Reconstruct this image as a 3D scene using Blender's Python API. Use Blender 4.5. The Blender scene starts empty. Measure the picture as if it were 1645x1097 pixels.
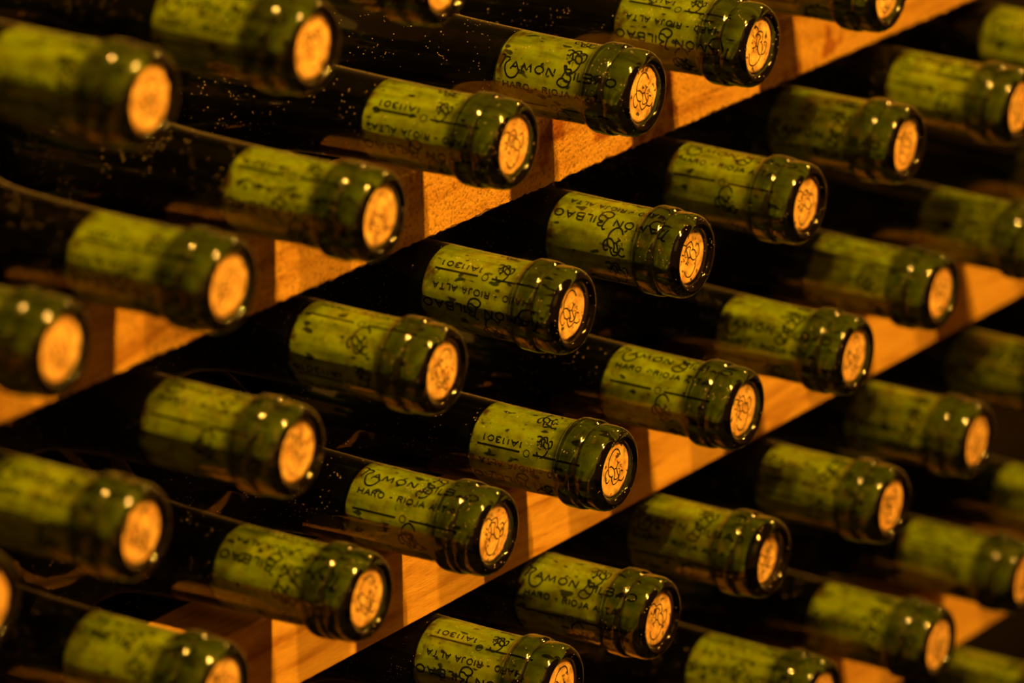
import bpy, bmesh, math, random
from mathutils import Vector, Matrix, noise

random.seed(7)
SC = bpy.context.scene
COL = SC.collection
U = 10.0            # scene units per metre: one unit is ten centimetres
MM = 0.001 * U
SC.unit_settings.system = 'METRIC'
SC.unit_settings.scale_length = 1.0 / U
PI = math.pi

# ------------------------------------------------------------------ camera
def cam_setup():
    yaw, pit, rol = math.radians(58.44534), math.radians(18.10677), math.radians(1.40036)
    v = Vector((math.sin(yaw) * math.cos(pit), math.cos(yaw) * math.cos(pit), -math.sin(pit)))
    r = v.cross(Vector((0, 0, 1))).normalized()
    u = r.cross(v)
    r2 = r * math.cos(rol) + u * math.sin(rol)
    u2 = -r * math.sin(rol) + u * math.cos(rol)
    loc = Vector((-1439.7925, -843.7722, 551.6738)) * MM
    cd = bpy.data.cameras.new('camera')
    cd.sensor_width = 90.0
    cd.lens = 8912.108 / 1645.0 * 90.0
    cd.clip_start = 0.05 * U
    cd.clip_end = 60 * U
    cd.dof.use_dof = True
    focus = Vector((12, 0, -2)) * MM
    cd.dof.focus_distance = (focus - loc).dot(v)
    cd.dof.aperture_fstop = cd.lens / (21.0 * U)
    ob = bpy.data.objects.new('camera', cd)
    m = Matrix((r2, u2, -v)).transposed().to_4x4()
    m.translation = loc
    ob.matrix_world = m
    COL.objects.link(ob)
    SC.camera = ob
cam_setup()

# ------------------------------------------------------------------ world, lamps, exposure
W = bpy.data.worlds.new('cellar_air')
SC.world = W
W.use_nodes = True
W.node_tree.nodes['Background'].inputs[0].default_value = (1.0, 0.30, 0.04, 1)
W.node_tree.nodes['Background'].inputs[1].default_value = 0.20

LAMP_COL = (1.0, 0.46, 0.045)
def lamp(name, d, dist, power, radius):
    ld = bpy.data.lights.new(name, 'POINT')
    ld.energy = power * U * U
    ld.color = LAMP_COL
    ld.shadow_soft_size = radius * U
    ld.cycles.is_caustics_light = dist < 2.0
    o = bpy.data.objects.new(name, ld)
    o.location = Vector(d).normalized() * dist * U
    COL.objects.link(o)
    return o
# direction = (along the rack, out of the rack is -Y, up)
lamp('ceiling_lamp_steep', (-0.12, -0.40, 1.0), 1.45, 150, 0.016)
lamp('ceiling_lamp_front', (-0.14, -0.68, 1.0), 1.55, 85, 0.016)
lamp('ceiling_lamp_front_twin', (-0.14, -0.82, 1.0), 1.60, 88, 0.016)
lamp('ceiling_lamp_far', (0.90, -0.08, 0.52), 2.6, 70, 0.03)
lamp('added_fill_lamp', (-0.60, -0.78, 0.60), 3.4, 22, 0.8)  # added soft fill for the shaded neck sides, not a lamp of the cellar

SC.cycles.max_bounces = 7
SC.cycles.diffuse_bounces = 2
SC.cycles.glossy_bounces = 3
SC.cycles.transmission_bounces = 6
SC.cycles.adaptive_threshold = 0.05
SC.view_settings.view_transform = 'Standard'
SC.view_settings.look = 'None'
SC.view_settings.exposure = 0.0
SC.view_settings.gamma = 1.0
SC.view_settings.use_curve_mapping = False

# ------------------------------------------------------------------ helpers
def mesh_obj(name, verts, faces, mat, parent=None, smooth=True):
    me = bpy.data.meshes.new(name)
    me.from_pydata(verts, [], faces)
    if smooth:
        me.polygons.foreach_set('use_smooth', [True] * len(me.polygons))
    me.materials.append(mat)
    me.update()
    o = bpy.data.objects.new(name, me)
    COL.objects.link(o)
    o.parent = parent
    return o

def lathe(profile, n, close_start=False, close_end=False):
    """profile: list of (t, r) in mm; axis +Y, mouth at y=0. Returns verts (m), faces."""
    V, F, rings = [], [], []
    for t, r in profile:
        if r < 1e-6:
            rings.append([len(V)]); V.append((0, t * MM, 0))
        else:
            base = len(V)
            for i in range(n):
                a = 2 * PI * i / n
                V.append((r * math.cos(a) * MM, t * MM, r * math.sin(a) * MM))
            rings.append(list(range(base, base + n)))
    for A, B in zip(rings, rings[1:]):
        if len(A) == 1 and len(B) == 1:
            continue
        for i in range(n):
            j = (i + 1) % n
            if len(A) == 1: F.append((A[0], B[j], B[i]))
            elif len(B) == 1: F.append((A[i], A[j], B[0]))
            else: F.append((A[i], A[j], B[j], B[i]))
    return V, F

def catmull(pts, k=6, closed=False):
    out = []
    n = len(pts)
    for i in range(n if closed else n - 1):
        if closed:
            p0, p1, p2, p3 = (pts[(i + d) % n] for d in (-1, 0, 1, 2))
        else:
            p0 = pts[max(i - 1, 0)]; p1 = pts[i]; p2 = pts[i + 1]; p3 = pts[min(i + 2, n - 1)]
        for s in range(k):
            t = s / k
            out.append(tuple(0.5 * ((2 * b) + (-a + c) * t + (2 * a - 5 * b + 4 * c - d) * t * t + (-a + 3 * b - 3 * c + d) * t ** 3)
                             for a, b, c, d in zip(p0, p1, p2, p3)))
    out.append(pts[0] if closed else pts[-1])
    return out

# ------------------------------------------------------------------ materials
def mat_new(name):
    m = bpy.data.materials.new(name)
    m.use_nodes = True
    nt = m.node_tree
    nt.nodes.clear()
    out = nt.nodes.new('ShaderNodeOutputMaterial')
    return m, nt, out
def N(nt, kind, **kw):
    n = nt.nodes.new(kind)
    for k, v in kw.items():
        if k in n.inputs: n.inputs[k].default_value = v
        else: setattr(n, k, v)
    return n
def ramp(nt, fac, stops):
    r = nt.nodes.new('ShaderNodeValToRGB')
    e = r.color_ramp.elements
    while len(e) < len(stops): e.new(0.5)
    for el, (p, c) in zip(e, stops):
        el.position = p
        el.color = (c[0], c[1], c[2], 1) if hasattr(c, '__len__') else (c, c, c, 1)
    nt.links.new(fac, r.inputs[0])
    return r.outputs[0]

def mat_glass():
    m, nt, out = mat_new('bottle_glass')
    L = nt.links.new
    refr = N(nt, 'ShaderNodeBsdfRefraction', Roughness=0.0, IOR=1.5)
    # tint follows the thickness of the glass wall: the ring and lip are nearly twice as thick as the neck
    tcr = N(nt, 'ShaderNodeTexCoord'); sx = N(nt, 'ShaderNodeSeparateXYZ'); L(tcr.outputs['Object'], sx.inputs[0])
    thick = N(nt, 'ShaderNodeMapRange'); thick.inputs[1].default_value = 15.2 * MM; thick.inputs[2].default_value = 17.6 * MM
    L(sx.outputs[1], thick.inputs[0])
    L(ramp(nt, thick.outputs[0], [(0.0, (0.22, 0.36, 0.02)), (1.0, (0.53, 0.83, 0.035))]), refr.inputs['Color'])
    gl = N(nt, 'ShaderNodeBsdfGlossy', Roughness=0.08)
    gl.inputs['Color'].default_value = (1, 1, 1, 1)
    # Schlick reflectance of an air-glass surface, the same from either side
    geo = N(nt, 'ShaderNodeNewGeometry')
    dt = N(nt, 'ShaderNodeVectorMath', operation='DOT_PRODUCT'); L(geo.outputs['Incoming'], dt.inputs[0]); L(geo.outputs['Normal'], dt.inputs[1])
    ab = N(nt, 'ShaderNodeMath', operation='ABSOLUTE'); L(dt.outputs['Value'], ab.inputs[0])
    om = N(nt, 'ShaderNodeMath', operation='SUBTRACT'); om.inputs[0].default_value = 1.0; L(ab.outputs[0], om.inputs[1])
    p5 = N(nt, 'ShaderNodeMath', operation='POWER'); L(om.outputs[0], p5.inputs[0]); p5.inputs[1].default_value = 5.0
    fr = N(nt, 'ShaderNodeMath', operation='MULTIPLY_ADD'); L(p5.outputs[0], fr.inputs[0]); fr.inputs[1].default_value = 0.96; fr.inputs[2].default_value = 0.04
    fr.use_clamp = True
    mix = N(nt, 'ShaderNodeMixShader')
    L(fr.outputs[0], mix.inputs[0]); L(refr.outputs[0], mix.inputs[1]); L(gl.outputs[0], mix.inputs[2])
    # settled dust: fine specks, plus a pale dust sheen mixed in towards edge-on faces
    oi = N(nt, 'ShaderNodeObjectInfo')
    tc = N(nt, 'ShaderNodeTexCoord')
    add = N(nt, 'ShaderNodeVectorMath', operation='MULTIPLY_ADD')
    L(oi.outputs['Random'], add.inputs[0]); add.inputs[1].default_value = (7, 3, 5); L(tc.outputs['Object'], add.inputs[2])
    vor = N(nt, 'ShaderNodeTexVoronoi', Scale=1800 / U)
    L(add.outputs[0], vor.inputs['Vector'])
    nz = N(nt, 'ShaderNodeTexNoise', Scale=120 / U)
    nz.inputs['Detail'].default_value = 3
    L(add.outputs[0], nz.inputs['Vector'])
    near = N(nt, 'ShaderNodeMath', operation='LESS_THAN'); near.inputs[1].default_value = 0.30
    L(vor.outputs['Distance'], near.inputs[0])
    sep = N(nt, 'ShaderNodeSeparateColor'); L(vor.outputs['Color'], sep.inputs[0])
    pick = N(nt, 'ShaderNodeMath', operation='MULTIPLY_ADD'); L(nz.outputs[0], pick.inputs[0]); pick.inputs[1].default_value = 0.55; L(sep.outputs[0], pick.inputs[2])
    gt = N(nt, 'ShaderNodeMath', operation='GREATER_THAN'); gt.inputs[1].default_value = 1.245
    L(pick.outputs[0], gt.inputs[0])
    sp = N(nt, 'ShaderNodeMath', operation='MULTIPLY'); L(near.outputs[0], sp.inputs[0]); L(gt.outputs[0], sp.inputs[1])
    df = N(nt, 'ShaderNodeBsdfDiffuse'); df.inputs['Color'].default_value = (0.62, 0.52, 0.40, 1)
    film = N(nt, 'ShaderNodeMath', operation='MULTIPLY_ADD'); L(sp.outputs[0], film.inputs[0]); film.inputs[1].default_value = 0.6; film.inputs[2].default_value = 0.0008
    m2 = N(nt, 'ShaderNodeMixShader')
    lw = N(nt, 'ShaderNodeLayerWeight', Blend=0.5)
    pw = N(nt, 'ShaderNodeMath', operation='POWER'); L(lw.outputs['Facing'], pw.inputs[0]); pw.inputs[1].default_value = 11.0
    gz = N(nt, 'ShaderNodeMath', operation='MULTIPLY_ADD'); L(pw.outputs[0], gz.inputs[0]); gz.inputs[1].default_value = 0.42; L(film.outputs[0], gz.inputs[2])
    gz.use_clamp = True
    L(gz.outputs[0], m2.inputs[0]); L(mix.outputs[0], m2.inputs[1]); L(df.outputs[0], m2.inputs[2])
    L(m2.outputs[0], out.inputs[0])
    return m

def mat_cork():
    m, nt, out = mat_new('natural_cork')
    L = nt.links.new
    oi = N(nt, 'ShaderNodeObjectInfo'); tc = N(nt, 'ShaderNodeTexCoord')
    add = N(nt, 'ShaderNodeVectorMath', operation='MULTIPLY_ADD')
    L(oi.outputs['Random'], add.inputs[0]); add.inputs[1].default_value = (3, 5, 7); L(tc.outputs['Object'], add.inputs[2])
    n1 = N(nt, 'ShaderNodeTexNoise', Scale=260 / U); n1.inputs['Detail'].default_value = 6
    L(add.outputs[0], n1.inputs['Vector'])
    n2 = N(nt, 'ShaderNodeTexNoise', Scale=900 / U); n2.inputs['Detail'].default_value = 2
    L(add.outputs[0], n2.inputs['Vector'])
    base = ramp(nt, n1.outputs[0], [(0.3, (0.46, 0.24, 0.08)), (0.5, (0.66, 0.40, 0.15)), (0.7, (0.74, 0.50, 0.21))])
    pit = ramp(nt, n2.outputs[0], [(0.28, 0.45), (0.36, 1.0)])
    # lenticels: stretched dark pores
    mp = N(nt, 'ShaderNodeMapping'); mp.inputs['Scale'].default_value = (1.0, 0.45, 1.0); L(add.outputs[0], mp.inputs[0])
    n3 = N(nt, 'ShaderNodeTexNoise', Scale=420 / U); n3.inputs['Detail'].default_value = 1; L(mp.outputs[0], n3.inputs['Vector'])
    por = ramp(nt, n3.outputs[0], [(0.655, 1.0), (0.70, 0.12)])
    mx = N(nt, 'ShaderNodeMix', data_type='RGBA', blend_type='MULTIPLY'); mx.inputs[0].default_value = 1
    L(base, mx.inputs[6]); L(pit, mx.inputs[7])
    mx2 = N(nt, 'ShaderNodeMix', data_type='RGBA', blend_type='MULTIPLY'); mx2.inputs[0].default_value = 1
    L(mx.outputs[2], mx2.inputs[6]); L(por, mx2.inputs[7])
    mp5 = N(nt, 'ShaderNodeMapping'); mp5.inputs['Scale'].default_value = (1.0, 0.16, 1.0); L(add.outputs[0], mp5.inputs[0])
    n5 = N(nt, 'ShaderNodeTexNoise', Scale=330 / U); n5.inputs['Detail'].default_value = 4; L(mp5.outputs[0], n5.inputs['Vector'])
    stk = ramp(nt, n5.outputs[0], [(0.30, (0.50, 0.52, 0.5)), (0.48, (0.95, 0.95, 0.95)), (0.66, (1.25, 1.2, 1.1))])
    mx5 = N(nt, 'ShaderNodeMix', data_type='RGBA', blend_type='MULTIPLY'); mx5.inputs[0].default_value = 1
    L(mx2.outputs[2], mx5.inputs[6]); L(stk, mx5.inputs[7]); mx2 = mx5
    # wine soaked into the inner end, in ragged tongues
    sx = N(nt, 'ShaderNodeSeparateXYZ'); L(tc.outputs['Object'], sx.inputs[0])
    n4 = N(nt, 'ShaderNodeTexNoise', Scale=220 / U); n4.inputs['Detail'].default_value = 3; L(add.outputs[0], n4.inputs['Vector'])
    so = N(nt, 'ShaderNodeMath', operation='MULTIPLY_ADD'); L(n4.outputs[0], so.inputs[0]); so.inputs[1].default_value = 22 * MM; L(sx.outputs[1], so.inputs[2])
    rg = N(nt, 'ShaderNodeMapRange'); rg.inputs[1].default_value = 58.5 * MM; rg.inputs[2].default_value = 62.5 * MM; L(so.outputs[0], rg.inputs[0])
    mx3 = N(nt, 'ShaderNodeMix', data_type='RGBA'); L(rg.outputs[0], mx3.inputs[0]); L(mx2.outputs[2], mx3.inputs[6]); mx3.inputs[7].default_value = (0.20, 0.055, 0.03, 1)
    mx2 = mx3
    b = N(nt, 'ShaderNodeBsdfPrincipled', Roughness=0.85)
    b.inputs['Specular IOR Level'].default_value = 0.15
    L(mx2.outputs[2], b.inputs['Base Color'])
    bp = N(nt, 'ShaderNodeBump', Strength=0.35, Distance=0.0004 * U); L(n1.outputs[0], bp.inputs['Height']); L(bp.outputs[0], b.inputs['Normal'])
    L(b.outputs[0], out.inputs[0])
    return m

def mat_plain(name, col, rough=0.7, spec=0.3):
    m, nt, out = mat_new(name)
    b = N(nt, 'ShaderNodeBsdfPrincipled', Roughness=rough)
    nz = N(nt, 'ShaderNodeTexNoise', Scale=300 / U)
    tc = N(nt, 'ShaderNodeTexCoord'); nt.links.new(tc.outputs['Object'], nz.inputs['Vector'])
    c = ramp(nt, nz.outputs[0], [(0.3, tuple(x * 0.7 for x in col)), (0.7, col)])
    nt.links.new(c, b.inputs['Base Color'])
    b.inputs['Specular IOR Level'].default_value = spec
    nt.links.new(b.outputs[0], out.inputs[0])
    return m

def mat_wood(name, rough_sawn):
    m, nt, out = mat_new(name)
    L = nt.links.new
    tc = N(nt, 'ShaderNodeTexCoord')
    mp = N(nt, 'ShaderNodeMapping'); mp.inputs['Scale'].default_value = (1, 9, 9); mp.inputs['Rotation'].default_value = (0, 0.20, 0.05)
    L(tc.outputs['Object'], mp.inputs[0])
    n1 = N(nt, 'ShaderNodeTexNoise', Scale=16 / U); n1.inputs['Detail'].default_value = 5; n1.inputs['Distortion'].default_value = 1.2
    L(mp.outputs[0], n1.inputs['Vector'])
    mp2 = N(nt, 'ShaderNodeMapping'); mp2.inputs['Scale'].default_value = (1, 14, 14); L(tc.outputs['Object'], mp2.inputs[0])
    n2 = N(nt, 'ShaderNodeTexNoise', Scale=260 / U); n2.inputs['Detail'].default_value = 4
    L(mp2.outputs[0], n2.inputs['Vector'])
    n3 = N(nt, 'ShaderNodeTexNoise', Scale=900 / U); n3.inputs['Detail'].default_value = 3; L(tc.outputs['Object'], n3.inputs['Vector'])
    c1 = ramp(nt, n1.outputs[0], [(0.30, (0.33, 0.14, 0.02)), (0.47, (0.53, 0.285, 0.05)), (0.62, (0.60, 0.34, 0.065))])
    c2 = ramp(nt, n2.outputs[0], [(0.34, 0.78), (0.52, 1.0)])
    mx = N(nt, 'ShaderNodeMix', data_type='RGBA', blend_type='MULTIPLY'); mx.inputs[0].default_value = 0.8
    L(c1, mx.inputs[6]); L(c2, mx.inputs[7])
    col = mx.outputs[2]
    b = N(nt, 'ShaderNodeBsdfPrincipled', Roughness=0.7); b.inputs['Specular IOR Level'].default_value = 0.25
    if rough_sawn:
        c3 = ramp(nt, n3.outputs[0], [(0.34, 0.45), (0.45, 1.0)])
        mx2 = N(nt, 'ShaderNodeMix', data_type='RGBA', blend_type='MULTIPLY'); mx2.inputs[0].default_value = 0.9
        L(col, mx2.inputs[6]); L(c3, mx2.inputs[7]); col = mx2.outputs[2]
        st = N(nt, 'ShaderNodeTexNoise', Scale=55 / U); st.inputs['Detail'].default_value = 2; L(tc.outputs['Object'], st.inputs['Vector'])
        c4 = ramp(nt, st.outputs[0], [(0.64, (0.84, 0.82, 0.75)), (0.69, (0.46, 0.28, 0.18))])
        mx3 = N(nt, 'ShaderNodeMix', data_type='RGBA', blend_type='MULTIPLY'); mx3.inputs[0].default_value = 1
        L(col, mx3.inputs[6]); L(c4, mx3.inputs[7]); col = mx3.outputs[2]
    L(col, b.inputs['Base Color'])
    bp = N(nt, 'ShaderNodeBump', Strength=0.8 if rough_sawn else 0.3, Distance=0.0006 * U)
    L((n3 if rough_sawn else n2).outputs[0], bp.inputs['Height']); L(bp.outputs[0], b.inputs['Normal'])
    L(b.outputs[0], out.inputs[0])
    return m

GLASS = mat_glass(); CORK = mat_cork()
INK = mat_plain('print_ink', (0.035, 0.020, 0.010), 0.8, 0.1)
WINE = mat_plain('red_wine', (0.010, 0.002, 0.001), 0.4, 0.2)
WOOD_SAWN = mat_wood('rough_sawn_pine', True); WOOD_PLANED = mat_wood('planed_pine', False)
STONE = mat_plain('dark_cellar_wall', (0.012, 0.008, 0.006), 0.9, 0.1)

# ------------------------------------------------------------------ setting: the wall at the back of the bin
def box_verts(x0, x1, y0, y1, z0, z1):
    V = [(x, y, z) for x in (x0, x1) for y in (y0, y1) for z in (z0, z1)]
    F = [(0, 1, 3, 2), (4, 6, 7, 5), (0, 4, 5, 1), (2, 3, 7, 6), (0, 2, 6, 4), (1, 5, 7, 3)]
    return V, F
def struct(name, *b):
    V, F = box_verts(*[c * U for c in b])
    o = mesh_obj(name, V, F, STONE, None, False); o['kind'] = 'structure'
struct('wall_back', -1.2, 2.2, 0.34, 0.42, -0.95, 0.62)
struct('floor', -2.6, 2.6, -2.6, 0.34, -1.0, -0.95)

# ------------------------------------------------------------------ laths
def lath(zb, h, y0, d, mat, rough, label, seed):
    x0, x1 = -620, 900
    ch = 0.8
    sec = [(y0, zb + ch), (y0, zb + h * .5), (y0, zb + h - ch), (y0 + ch, zb + h), (y0 + d * .5, zb + h), (y0 + d - ch, zb + h), (y0 + d, zb + h - ch),
           (y0 + d, zb + ch), (y0 + d - ch, zb), (y0 + ch, zb)]
    n = 760; k = len(sec)
    V, F = [], []
    for i in range(n + 1):
        x = x0 + (x1 - x0) * i / n
        for j, (y, z) in enumerate(sec):
            q = Vector((x * .35, y * .3 + seed * 10, z * .3))
            a = noise.noise(q) * rough + noise.noise(q * 3.1) * rough * .6
            b = noise.noise(q + Vector((50, 0, 0))) * rough + noise.noise(q * 2.7 + Vector((9, 9, 9))) * rough * .6
            edge = 1.0 if j in (0, 2, 3, 9) else 0.35
            V.append((x * MM, (y + a * edge * .6) * MM, (z + b * edge) * MM))
    for i in range(n):
        for j in range(k):
            a = i * k + j; b = i * k + (j + 1) % k
            F.append((a, b, b + k, a + k))
    F.append(tuple(range(k))[::-1]); F.append(tuple(n * k + j for j in range(k)))
    o = mesh_obj('wooden_lath', V, F, mat, None, False)
    o['label'] = label; o['category'] = 'lath'; o['group'] = 'wooden laths between the bottle rows'
    return o
lath(43.2, 24.3, 46.0, 27, WOOD_SAWN, 0.85, 'rough sawn pine lath crossing the picture from left edge to top right corner', 1)
lath(-84.2, 28.4, 46.0, 27, WOOD_PLANED, 0.12, 'smooth pine lath with slanting grain, running from bottom edge to right edge', 2)
lath(-214.8, 32.0, 46.0, 27, WOOD_PLANED, 0.12, 'short stretch of pine lath in the bottom right corner', 3)

# ------------------------------------------------------------------ print: single-stroke lettering
GL = {
 'A': [[(0, 0), (.38, 1), (.76, 0)], [(.16, .38), (.60, .38)]],
 'B': [[(0, 0), (0, 1), (.40, 1), (.56, .88), (.56, .66), (.40, .53), (0, .53)], [(.40, .53), (.62, .40), (.62, .13), (.44, 0), (0, 0)]],
 'H': [[(0, 0), (0, 1)], [(.66, 0), (.66, 1)], [(0, .5), (.66, .5)]],
 'I': [[(.08, 0), (.08, 1)]],
 'J': [[(.40, 1), (.40, .22), (.30, .03), (.12, 0), (0, .12)]],
 'L': [[(0, 1), (0, 0), (.5, 0)]],
 'M': [[(0, 0), (.12, 1), (.44, .15), (.76, 1), (.88, 0)]],
 'N': [[(0, 0), (.05, 1), (.65, 0), (.70, 1)]],
 'O': [[(.40, 1), (.12, .84), (0, .5), (.12, .16), (.40, 0), (.68, .16), (.80, .5), (.68, .84), (.40, 1)]],
 'R': [[(0, 0), (0, 1), (.40, 1), (.58, .88), (.58, .64), (.40, .62), (0, .62)], [(.32, .62), (.64, 0)]],
 'T': [[(.34, 0), (.34, 1)], [(0, 1), (.68, 1)]],
 '1': [[(.05, .85), (.2, 1), (.2, 0)]],
 '3': [[(0, .9), (.2, 1), (.46, .9), (.5, .72), (.2, .54), (.54, .36), (.5, .1), (.24, 0), (0, .1)]],
 '0': [[(.30, 1), (.08, .82), (0, .5), (.08, .18), (.30, 0), (.52, .18), (.60, .5), (.52, .82), (.30, 1)]],
 '-': [[(.05, .48), (.45, .48)]],
 ' ': [],
}
ADV = {'A': 1.0, 'B': .88, 'H': .95, 'I': .40, 'J': .68, 'L': .74, 'M': 1.18, 'N': 1.0, 'O': 1.08, 'R': .90, 'T': .92, '1': .5, '3': .78, '0': .86, '-': .72, ' ': .5}
def text_strokes(s, h):
    out = []; x = 0
    for ch in s:
        for st in GL[ch]: out.append([(x + p[0] * h, p[1] * h) for p in st])
        x += ADV[ch] * h
    return out, x
def name_strokes(h):
    """the two-word name with its long swash capitals"""
    out = []
    # swash R: stem with flag, bowl, long looping tail under the next letters
    out.append(catmull([(0.05 * h, 0), (.22 * h, .7 * h), (.30 * h, 1.42 * h), (.12 * h, 1.62 * h), (.02 * h, 1.5 * h)]))
    out.append(catmull([(.24 * h, 1.22 * h), (.55 * h, 1.42 * h), (.82 * h, 1.25 * h), (.72 * h, .95 * h), (.52 * h, .55 * h), (.55 * h, -.1 * h), (.80 * h, -.85 * h), (1.2 * h, -1.05 * h), (1.62 * h, -.7 * h), (1.9 * h, .15 * h)]))
    x = 1.02 * h
    for ch in 'AMON':
        for st in GL[ch]: out.append([(x + p[0] * h, p[1] * h) for p in st])
        if ch == 'O': out.append([(x + .40 * h, 1.15 * h), (x + .62 * h, 1.45 * h)])
        x += ADV[ch] * h * 1.02
    x += .22 * h
    out.append(catmull([(x + .10 * h, 1.50 * h), (x + .28 * h, 1.62 * h), (x + .42 * h, 1.35 * h), (x + .36 * h, .7 * h), (x + .18 * h, .05 * h), (x, -.15 * h)]))
    out.append(catmull([(x + .42 * h, 1.2 * h), (x + .80 * h, 1.22 * h), (x + .92 * h, .92 * h), (x + .55 * h, .62 * h), (x + .95 * h, .45 * h), (x + 1.02 * h, -.15 * h), (x + .78 * h, -.85 * h), (x + .30 * h, -1.05 * h), (x - .12 * h, -.7 * h), (x - .02 * h, -.2 * h), (x + .32 * h, .0 * h), (x + .66 * h, -.3 * h), (x + .98 * h, -.25 * h)]))
    x += 1.25 * h
    for ch in 'ILBAO':
        for st in GL[ch]: out.append([(x + p[0] * h, p[1] * h) for p in st])
        x += ADV[ch] * h * 1.02
    return out, x

EMB = {'strokes': [
    [(440, 340), (415, 275), (375, 250), (330, 280), (290, 350), (260, 440), (250, 530), (250, 620), (270, 675), (310, 685), (325, 660)],
    [(262, 535), (295, 525), (330, 555), (345, 600), (350, 660), (340, 715), (375, 722), (405, 690), (412, 640)],
    [(425, 450), (388, 500), (380, 560), (395, 620), (412, 680), (405, 740)],
    [(345, 560), (362, 556), (380, 540)], [(385, 430), (395, 455), (405, 470)],
    [(310, 685), (300, 720), (315, 780), (335, 805), (370, 780), (408, 735), (450, 745), (485, 715), (495, 680)],
    [(240, 570), (210, 620), (197, 700), (215, 775), (240, 775), (265, 730)],
    [(430, 580), (430, 640), (412, 700)], [(445, 582), (482, 592)]],
    'dots': [(440, 500), (456, 495), (445, 520), (457, 532), (430, 562), (400, 560), (418, 558)]}
def emb_map(p):
    dx = (p[0] - 345) / 48.4; dy = -(p[1] - 575) / 48.4
    det = .53 * .95 - .023 * .252
    return ((dx * .95 - dy * .023) / det, (dy * .53 - dx * .252) / det)
EMB_S = [catmull([emb_map(p) for p in s], 5) for s in EMB['strokes']]
EMB_D = [emb_map(p) for p in EMB['dots']]

class Ribbon:
    """flat printed strokes; fmap turns drawing (u, v) in mm into a surface point and keeps them a hair above it"""
    def __init__(s): s.V = []; s.F = []
    def add(s, pts, w, fmap, maxlen=0.8):
        P = [pts[0]]
        for a, b in zip(pts, pts[1:]):
            d = math.hypot(b[0] - a[0], b[1] - a[1]); k = max(1, int(math.ceil(d / maxlen)))
            for i in range(1, k + 1): P.append((a[0] + (b[0] - a[0]) * i / k, a[1] + (b[1] - a[1]) * i / k))
        prev = None
        for i, p in enumerate(P):
            a = P[max(i - 1, 0)]; b = P[min(i + 1, len(P) - 1)]
            tx, ty = b[0] - a[0], b[1] - a[1]; L = math.hypot(tx, ty) or 1
            nx, ny = -ty / L * w / 2, tx / L * w / 2
            i0 = len(s.V)
            s.V.append(fmap(p[0] + nx, p[1] + ny)); s.V.append(fmap(p[0] - nx, p[1] - ny))
            if prev is not None: s.F.append((prev, prev + 1, i0 + 1, i0))
            prev = i0
    def dot(s, p, r, fmap):
        i0 = len(s.V)
        for i in range(6): s.V.append(fmap(p[0] + r * math.cos(i * PI / 3), p[1] + r * math.sin(i * PI / 3)))
        s.F.append(tuple(range(i0, i0 + 6)))

CORK_R, CORK_T0, CORK_T1 = 9.42, 1.6, 50.5
RP = CORK_R + 0.04
def cyl_map(theta_deg, t0, inverted, scale=1.0):
    """u runs along the cork towards the mouth, v is 'up' in the letter; theta counts downwards as the camera sees it"""
    def f(u, v):
        if inverted: t = t0 + u; th = -math.radians(theta_deg) - v / RP
        else: t = t0 - u; th = -math.radians(theta_deg) + v / RP
        return (RP * math.sin(th) * MM, t * MM, RP * math.cos(th) * MM)
    return f

def build_side_print():
    R = Ribbon()
    def put(strokes, theta, t0, inv, w):
        f = cyl_map(theta, t0, inv)
        for st in strokes: R.add(st, w, f)
    nm, wn = name_strokes(2.35)
    k = 44.0 / wn
    nm = [[(p[0] * k, p[1]) for p in s] for s in nm]
    put(nm, 40, 48.5, False, .62)
    pl, wp = text_strokes('HARO - RIOJA ALTA', 1.75); k = 36.0 / wp
    pl = [[(p[0] * k, p[1]) for p in s] for s in pl]
    put(pl, 72, 46.5, False, .52)
    put([[(0, 0), (16, 0)]], 98, 47, False, .66); put([[(21, 0), (39, 0)]], 98, 47, False, .66)
    put([[(18.6 + 1.1 * math.cos(a * PI / 8), 1.0 * math.sin(a * PI / 8)) for a in range(17)]], 98, 47, False, .32)
    def emblem(theta, t, inv, sc, w):
        f = cyl_map(theta, t, inv)
        for s in EMB_S: R.add([(p[0] * sc, p[1] * sc) for p in s], w, f)
        for d in EMB_D: R.dot((d[0] * sc, d[1] * sc), .2, f)
    emblem(2, 23.0, True, .68, .66)
    emblem(131, 26.0, False, .68, .66)
    num, wm = text_strokes('1AI1301', 1.7); k = 15.5 / wm
    put([[(p[0] * k, p[1]) for p in s] for s in num], 190, 30.5, True, .52)
    emblem(188, 23.0, True, .52, .62)
    put([[(0, 0), (16, 0)]], 208, 47, False, .66); put([[(21, 0), (39, 0)]], 208, 47, False, .66)
    put([[(18.6 + 1.1 * math.cos(a * PI / 8), 1.0 * math.sin(a * PI / 8)) for a in range(17)]], 208, 47, False, .32)
    put(pl, 232, 10.5, True, .52)
    put(nm, 262, 6.0, True, .62)
    emblem(306, 24.0, False, .70, .66)
    return R
def build_face_print():
    R = Ribbon()
    f = lambda u, v: (u * MM, (CORK_T0 - 0.04) * MM, v * MM)
    for s in EMB_S: R.add(s, .50, f)
    for d in EMB_D: R.dot(d, .26, f)
    return R

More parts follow.
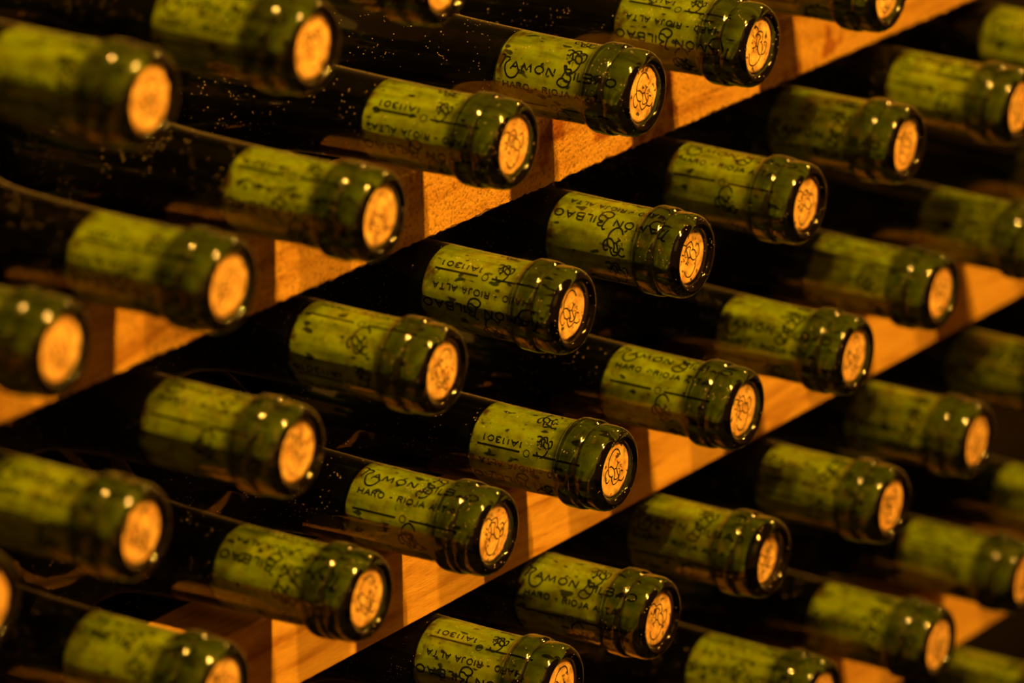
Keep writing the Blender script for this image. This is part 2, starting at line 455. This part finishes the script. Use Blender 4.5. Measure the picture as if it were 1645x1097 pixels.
# ------------------------------------------------------------------ one bottle
OUT = [(1.4, 9.55), (0.7, 9.8), (0.2, 10.3), (0.0, 10.9), (0.05, 11.6), (0.4, 12.3), (1.0, 12.95), (1.9, 13.5), (3.0, 13.85), (4.6, 14.0), (6.6, 14.0),
       (7.4, 13.92), (7.9, 13.75), (8.25, 13.7), (8.6, 13.8), (8.95, 14.15), (9.4, 14.45), (10.2, 14.65), (11.2, 14.7), (14.4, 14.7), (15.2, 14.6), (15.8, 14.3),
       (16.2, 13.85), (16.6, 13.45), (17.2, 13.2), (18.4, 13.05), (26, 13.0), (34, 13.05), (45, 13.25), (55, 13.5), (66, 13.9), (75, 14.4), (82, 15.1), (88, 16.4),
       (93, 18.4), (98, 21.4), (103, 24.9), (108, 28.2), (113, 30.8), (119, 32.0), (126, 32.9), (134, 33.2), (180, 33.2), (230, 33.2), (286, 33.2), (292, 32.6), (296, 31.2), (298, 29.6), (298.4, 27),
       (297, 22), (291, 14), (285, 8), (282, 3), (281.5, 0)]
INN = [(1.4, 9.55), (2.6, 9.35), (10, 9.3), (40, 9.3), (52, 9.33), (60, 9.6), (75, 10.6), (84, 11.8), (92, 14.6), (98, 18.2), (104, 22.3), (110, 26.2), (117, 29.3), (126, 31.0), (136, 31.3), (180, 31.3), (286, 31.3),
       (291, 29.5), (291, 24), (286, 14), (279, 7), (276, 2), (275.5, 0)]
WIN = [(t, max(0.0, r + .12) if r > 0 else 0) for t, r in INN if t >= 58]
WIN = [(50.7, 0), (50.7, 9.0), (51.2, 9.5)] + [(60, 9.82)] + WIN[1:]

def make_bottle():
    root = bpy.data.objects.new('wine_bottle', None)
    COL.objects.link(root)
    root.empty_display_size = .2
    NS = 160
    def fine(prof, step, tmax):
        out = [prof[0]]
        for (a, b) in zip(prof, prof[1:]):
            k = max(1, int(math.ceil(abs(b[0] - a[0]) / step))) if a[0] < tmax else 1
            for i in range(1, k + 1): out.append((a[0] + (b[0] - a[0]) * i / k, a[1] + (b[1] - a[1]) * i / k))
        return out
    V, F = lathe(fine(OUT, 1.0, 75), NS)
    V2, F2 = lathe(INN[1:], NS)
    n0 = len(V)
    F = [f[::-1] for f in F]
    V = V + V2
    F += [tuple(i + n0 for i in f) for f in F2]
    for i in range(NS):                       # stitch bore edge to bore
        j = (i + 1) % NS
        F.append((i, j, n0 + j, n0 + i))
    g = mesh_obj('glass_shell', V, F, GLASS, root)
    g['label'] = 'dusty green glass shell'
    bm = bmesh.new(); bm.from_mesh(g.data); bmesh.ops.recalc_face_normals(bm, faces=bm.faces); bm.to_mesh(g.data); bm.free()
    g.cycles.is_caustics_caster = True
    CP = [(CORK_T0, 0), (CORK_T0, 3), (CORK_T0, 6), (CORK_T0, 8.3), (CORK_T0 + .15, 8.95), (CORK_T0 + .5, 9.12), (2.9, 9.2), (3.7, CORK_R)] + [(t, CORK_R) for t in (8, 14, 20, 28, 36, 44, 49)] + [(50.3, CORK_R - .2), (CORK_T1, CORK_R - 1), (CORK_T1, 0)]
    V, F = lathe(CP, 64)
    def chip(v):
        x, y, z = v
        r = math.hypot(x, z) / MM
        if y / MM > CORK_T0 + 1.0 or r < 8: return v
        a = math.atan2(z, x)
        k = 1 - 0.10 * max(0.0, noise.noise(Vector((math.cos(a) * 2.2, math.sin(a) * 2.2, 3.3))) - 0.05) - 0.03 * abs(noise.noise(Vector((math.cos(a) * 7, math.sin(a) * 7, 1.3))))
        return (x * k, y, z * k)
    V = [chip(v) for v in V]
    c = mesh_obj('cork', V, [f[::-1] for f in F], CORK, root)
    bm = bmesh.new(); bm.from_mesh(c.data); bmesh.ops.recalc_face_normals(bm, faces=bm.faces); bm.to_mesh(c.data); bm.free()
    c['label'] = 'pale natural cork with dark print'
    c.cycles.is_caustics_receiver = True
    R = build_side_print()
    s = mesh_obj('cork_lettering', R.V, R.F, INK, c, False); s.cycles.is_caustics_receiver = True
    R = build_face_print()
    mesh_obj('cork_emblem', R.V, R.F, INK, c, False)
    V, F = lathe(WIN, 48)
    wn = mesh_obj('wine', V, F, WINE, root)
    bm = bmesh.new(); bm.from_mesh(wn.data); bmesh.ops.recalc_face_normals(bm, faces=bm.faces); bm.to_mesh(wn.data); bm.free()
    wn['label'] = 'dark red wine'
    return root

PROTO = make_bottle()
used = [False]
def place(x, y, z, facing, face_rot, recess, label):
    """facing: which line of the cork print (layout angle) is turned to the aisle; face_rot: turn of the emblem on the cork end"""
    if not used[0]:
        o = PROTO; used[0] = True
        kids = list(o.children)
    else:
        o = PROTO.copy(); COL.objects.link(o); kids = []
        for ch in PROTO.children:
            c = ch.copy(); COL.objects.link(c); c.parent = o; kids.append(c)
            for g in ch.children:
                d = g.copy(); COL.objects.link(d); d.parent = c
    spin = random.uniform(0, 6.28)
    o.location = (x * MM, y * MM, z * MM)
    o.rotation_euler = (0, spin, 0)
    for k in kids:
        if k.name.startswith('cork'):
            a = math.radians(facing - 69)
            k.rotation_euler = (0, a - spin, 0)
            k.location = (0, recess * MM, 0)
            for g in k.children:
                if g.name.startswith('cork_emblem'):
                    g.rotation_euler = (0, math.radians(face_rot) - a, 0)
    o['label'] = label; o['category'] = 'bottle'; o['group'] = 'wine bottles stacked in the rack'
    return o

BOTTLES = [
 # x, y, z of the mouth in mm; print facing; emblem turn; cork recess; label
 # second row above the sawn lath
 (-338.0, 0, 143.0, 30, 40, .2, 'sliver of a dark bottle lip at the left edge, below the top left corner'),
 (-254.7, -.1, 143.5, 20, 10, -.2, 'blurred green wine bottle nearest the top left corner, large bright orange cork end'),
 (-177.8, -1.7, 141.6, 62, 150, 0, 'blurred green bottle at the top edge, second from the top left corner'),
 (-104.2, 1.4, 145.6, 200, 60, .3, 'wine bottle cut by the top edge, only lower lip and cork showing, left of centre'),
 # row lying on the sawn lath
 (-295.0, .3, 82.6, 100, 30, -.2, 'leftmost bottle on the rough sawn lath, blurred, its neck cut by the left edge'),
 (-220.7, -3.2, 82.2, 232, 100, 0, 'second bottle from the left on the rough sawn lath, cork face blurred'),
 (-141.0, -1.6, 82.6, 243, 0, .1, 'third bottle from the left on the rough sawn lath, cork print upside down'),
 (-60.9, 2.5, 84.8, 222, 185, .2, 'fourth bottle from the left on the rough sawn lath, number and bar printed on cork'),
 (14.2, 1.5, 84.4, 38, 0, .1, 'sharp bottle on the rough sawn lath with the swash-lettered name upright on its cork'),
 (88.1, 1.8, 84.0, 245, 215, .2, 'second bottle from the right on the rough sawn lath, under the top edge, dusty neck'),
 (169.8, -1.9, 85.6, 40, 180, .4, 'rightmost bottle on the rough sawn lath, upper half cut by the top edge'),
 # row hanging just under the sawn lath
 (-330.4, -1.4, 20.8, 60, 0, -.2, 'bottle cut by the left edge near the bottom, a slice of glowing cork and lip'),
 (-258.5, -.4, 19.3, 85, 20, -.1, 'large blurred bottle at the left edge, second in the row below the sawn lath'),
 (-180.9, -.2, 21.0, 107, 200, 0, 'third bottle of the row below the sawn lath, bar and ring on cork'),
 (-102.5, .3, 24.4, 150, 25, .1, 'fourth bottle of the row below the sawn lath, vine emblem showing on upper neck'),
 (-27.4, .2, 23.5, 235, 0, .9, 'fifth bottle of the row below the sawn lath, print upside down, brown stains'),
 (47.2, .4, 22.8, 300, 180, .8, 'sixth bottle of the row below the sawn lath, pitted cork with emblem mid-neck'),
 (122.4, .4, 22.2, 106, 190, .3, 'seventh bottle of the row below the sawn lath, place name at top and bar below'),
 (198.0, 3.2, 24.6, 20, 170, .3, 'eighth bottle of the row below the sawn lath, emblem on its upper neck'),
 (275.7, -1.3, 21.4, 100, 20, .1, 'ninth bottle of the row below the sawn lath, cork end cut by right edge'),
 (351, 0, 22, 60, 0, 0, 'faint out-of-focus bottle neck in the top right corner'),
 # row lying on the planed lath
 (-297, 0, -38, 90, 0, 0, 'bottle mostly below the frame in the bottom left corner, thin line of neck showing'),
 (-221.9, -2.6, -38.8, 312, 190, -.2, 'leftmost bottle on the smooth lath, cut by the bottom edge, emblem large on neck'),
 (-140.7, 1.1, -36.9, 288, 10, .2, 'second bottle from the left on the smooth lath, wood reflected along its lower neck'),
 (-69.0, 1.2, -37.7, 88, 195, .2, 'third bottle from the left on the smooth lath, place name above a bar and ring'),
 (4.5, 1.8, -38.1, 203, 0, .2, 'fourth bottle from the left on the smooth lath, sharp number and heavy bar on cork'),
 (81.4, -1.4, -38.5, 100, 180, .2, 'fifth bottle from the left on the smooth lath, bar and emblem on its cork'),
 (155.3, -3.0, -39.3, 48, 5, .3, 'sixth bottle from the left on the smooth lath, swash-lettered name and place name below'),
 (232.1, 4.3, -37.6, 125, 160, .1, 'seventh bottle from the left on the smooth lath, just left of the right edge'),
 (308, 0, -38, 100, 0, 0, 'dim blurred bottle neck at the right edge, above the end of the smooth lath'),
 (384, 0, -38, 40, 0, 0, 'dark bottle body glimpsed at the right edge, above the smooth lath'),
 # row under the planed lath
 (-33.1, -2.6, -99.6, 246, 20, .2, 'bottle under the smooth lath cut by the bottom edge at centre, print upside down'),
 (36.3, 2.2, -99.2, 62, 200, .3, 'bottle under the smooth lath with upright name and place name, near bottom centre'),
 (110.2, 2.0, -100.4, 56, 0, 1.9, 'bottle under the smooth lath with its cork sunk deeper in the mouth'),
 (188.8, -2.3, -103.5, 72, 150, -.1, 'fourth bottle under the smooth lath, counted from bottom centre, slightly blurred'),
 (261.8, 1.9, -100.7, 20, 30, 0, 'fifth bottle under the smooth lath, soft yellow-green neck near the right edge'),
 (337, 0, -100, 60, 0, 0, 'dim blurred neck at the right edge under the end of the smooth lath'),
 (413, 0, -100, 40, 0, 0, 'dark bottle body glimpsed at the right edge, below the smooth lath'),
 # row on the corner lath
 (153.9, 3.3, -165.5, 275, 190, .2, 'left bottle on the corner lath, lower half cut by the bottom edge'),
 (227.0, -4.0, -167.3, 30, 20, -.3, 'middle bottle on the corner lath, cork end full in view near bottom right'),
 (304.1, .2, -166.3, 120, 0, 0, 'right bottle on the corner lath, cork end cut by the right edge'),
 (380, 0, -166, 40, 0, 0, 'very dim blurred neck at the right edge, above the right bottle on the corner lath'),
 # row under the corner lath
 (342, 0, -230, 100, 0, 0, 'dim blurred neck in the very bottom right corner, under the corner lath'),
]
for b in BOTTLES:
    place(*b)
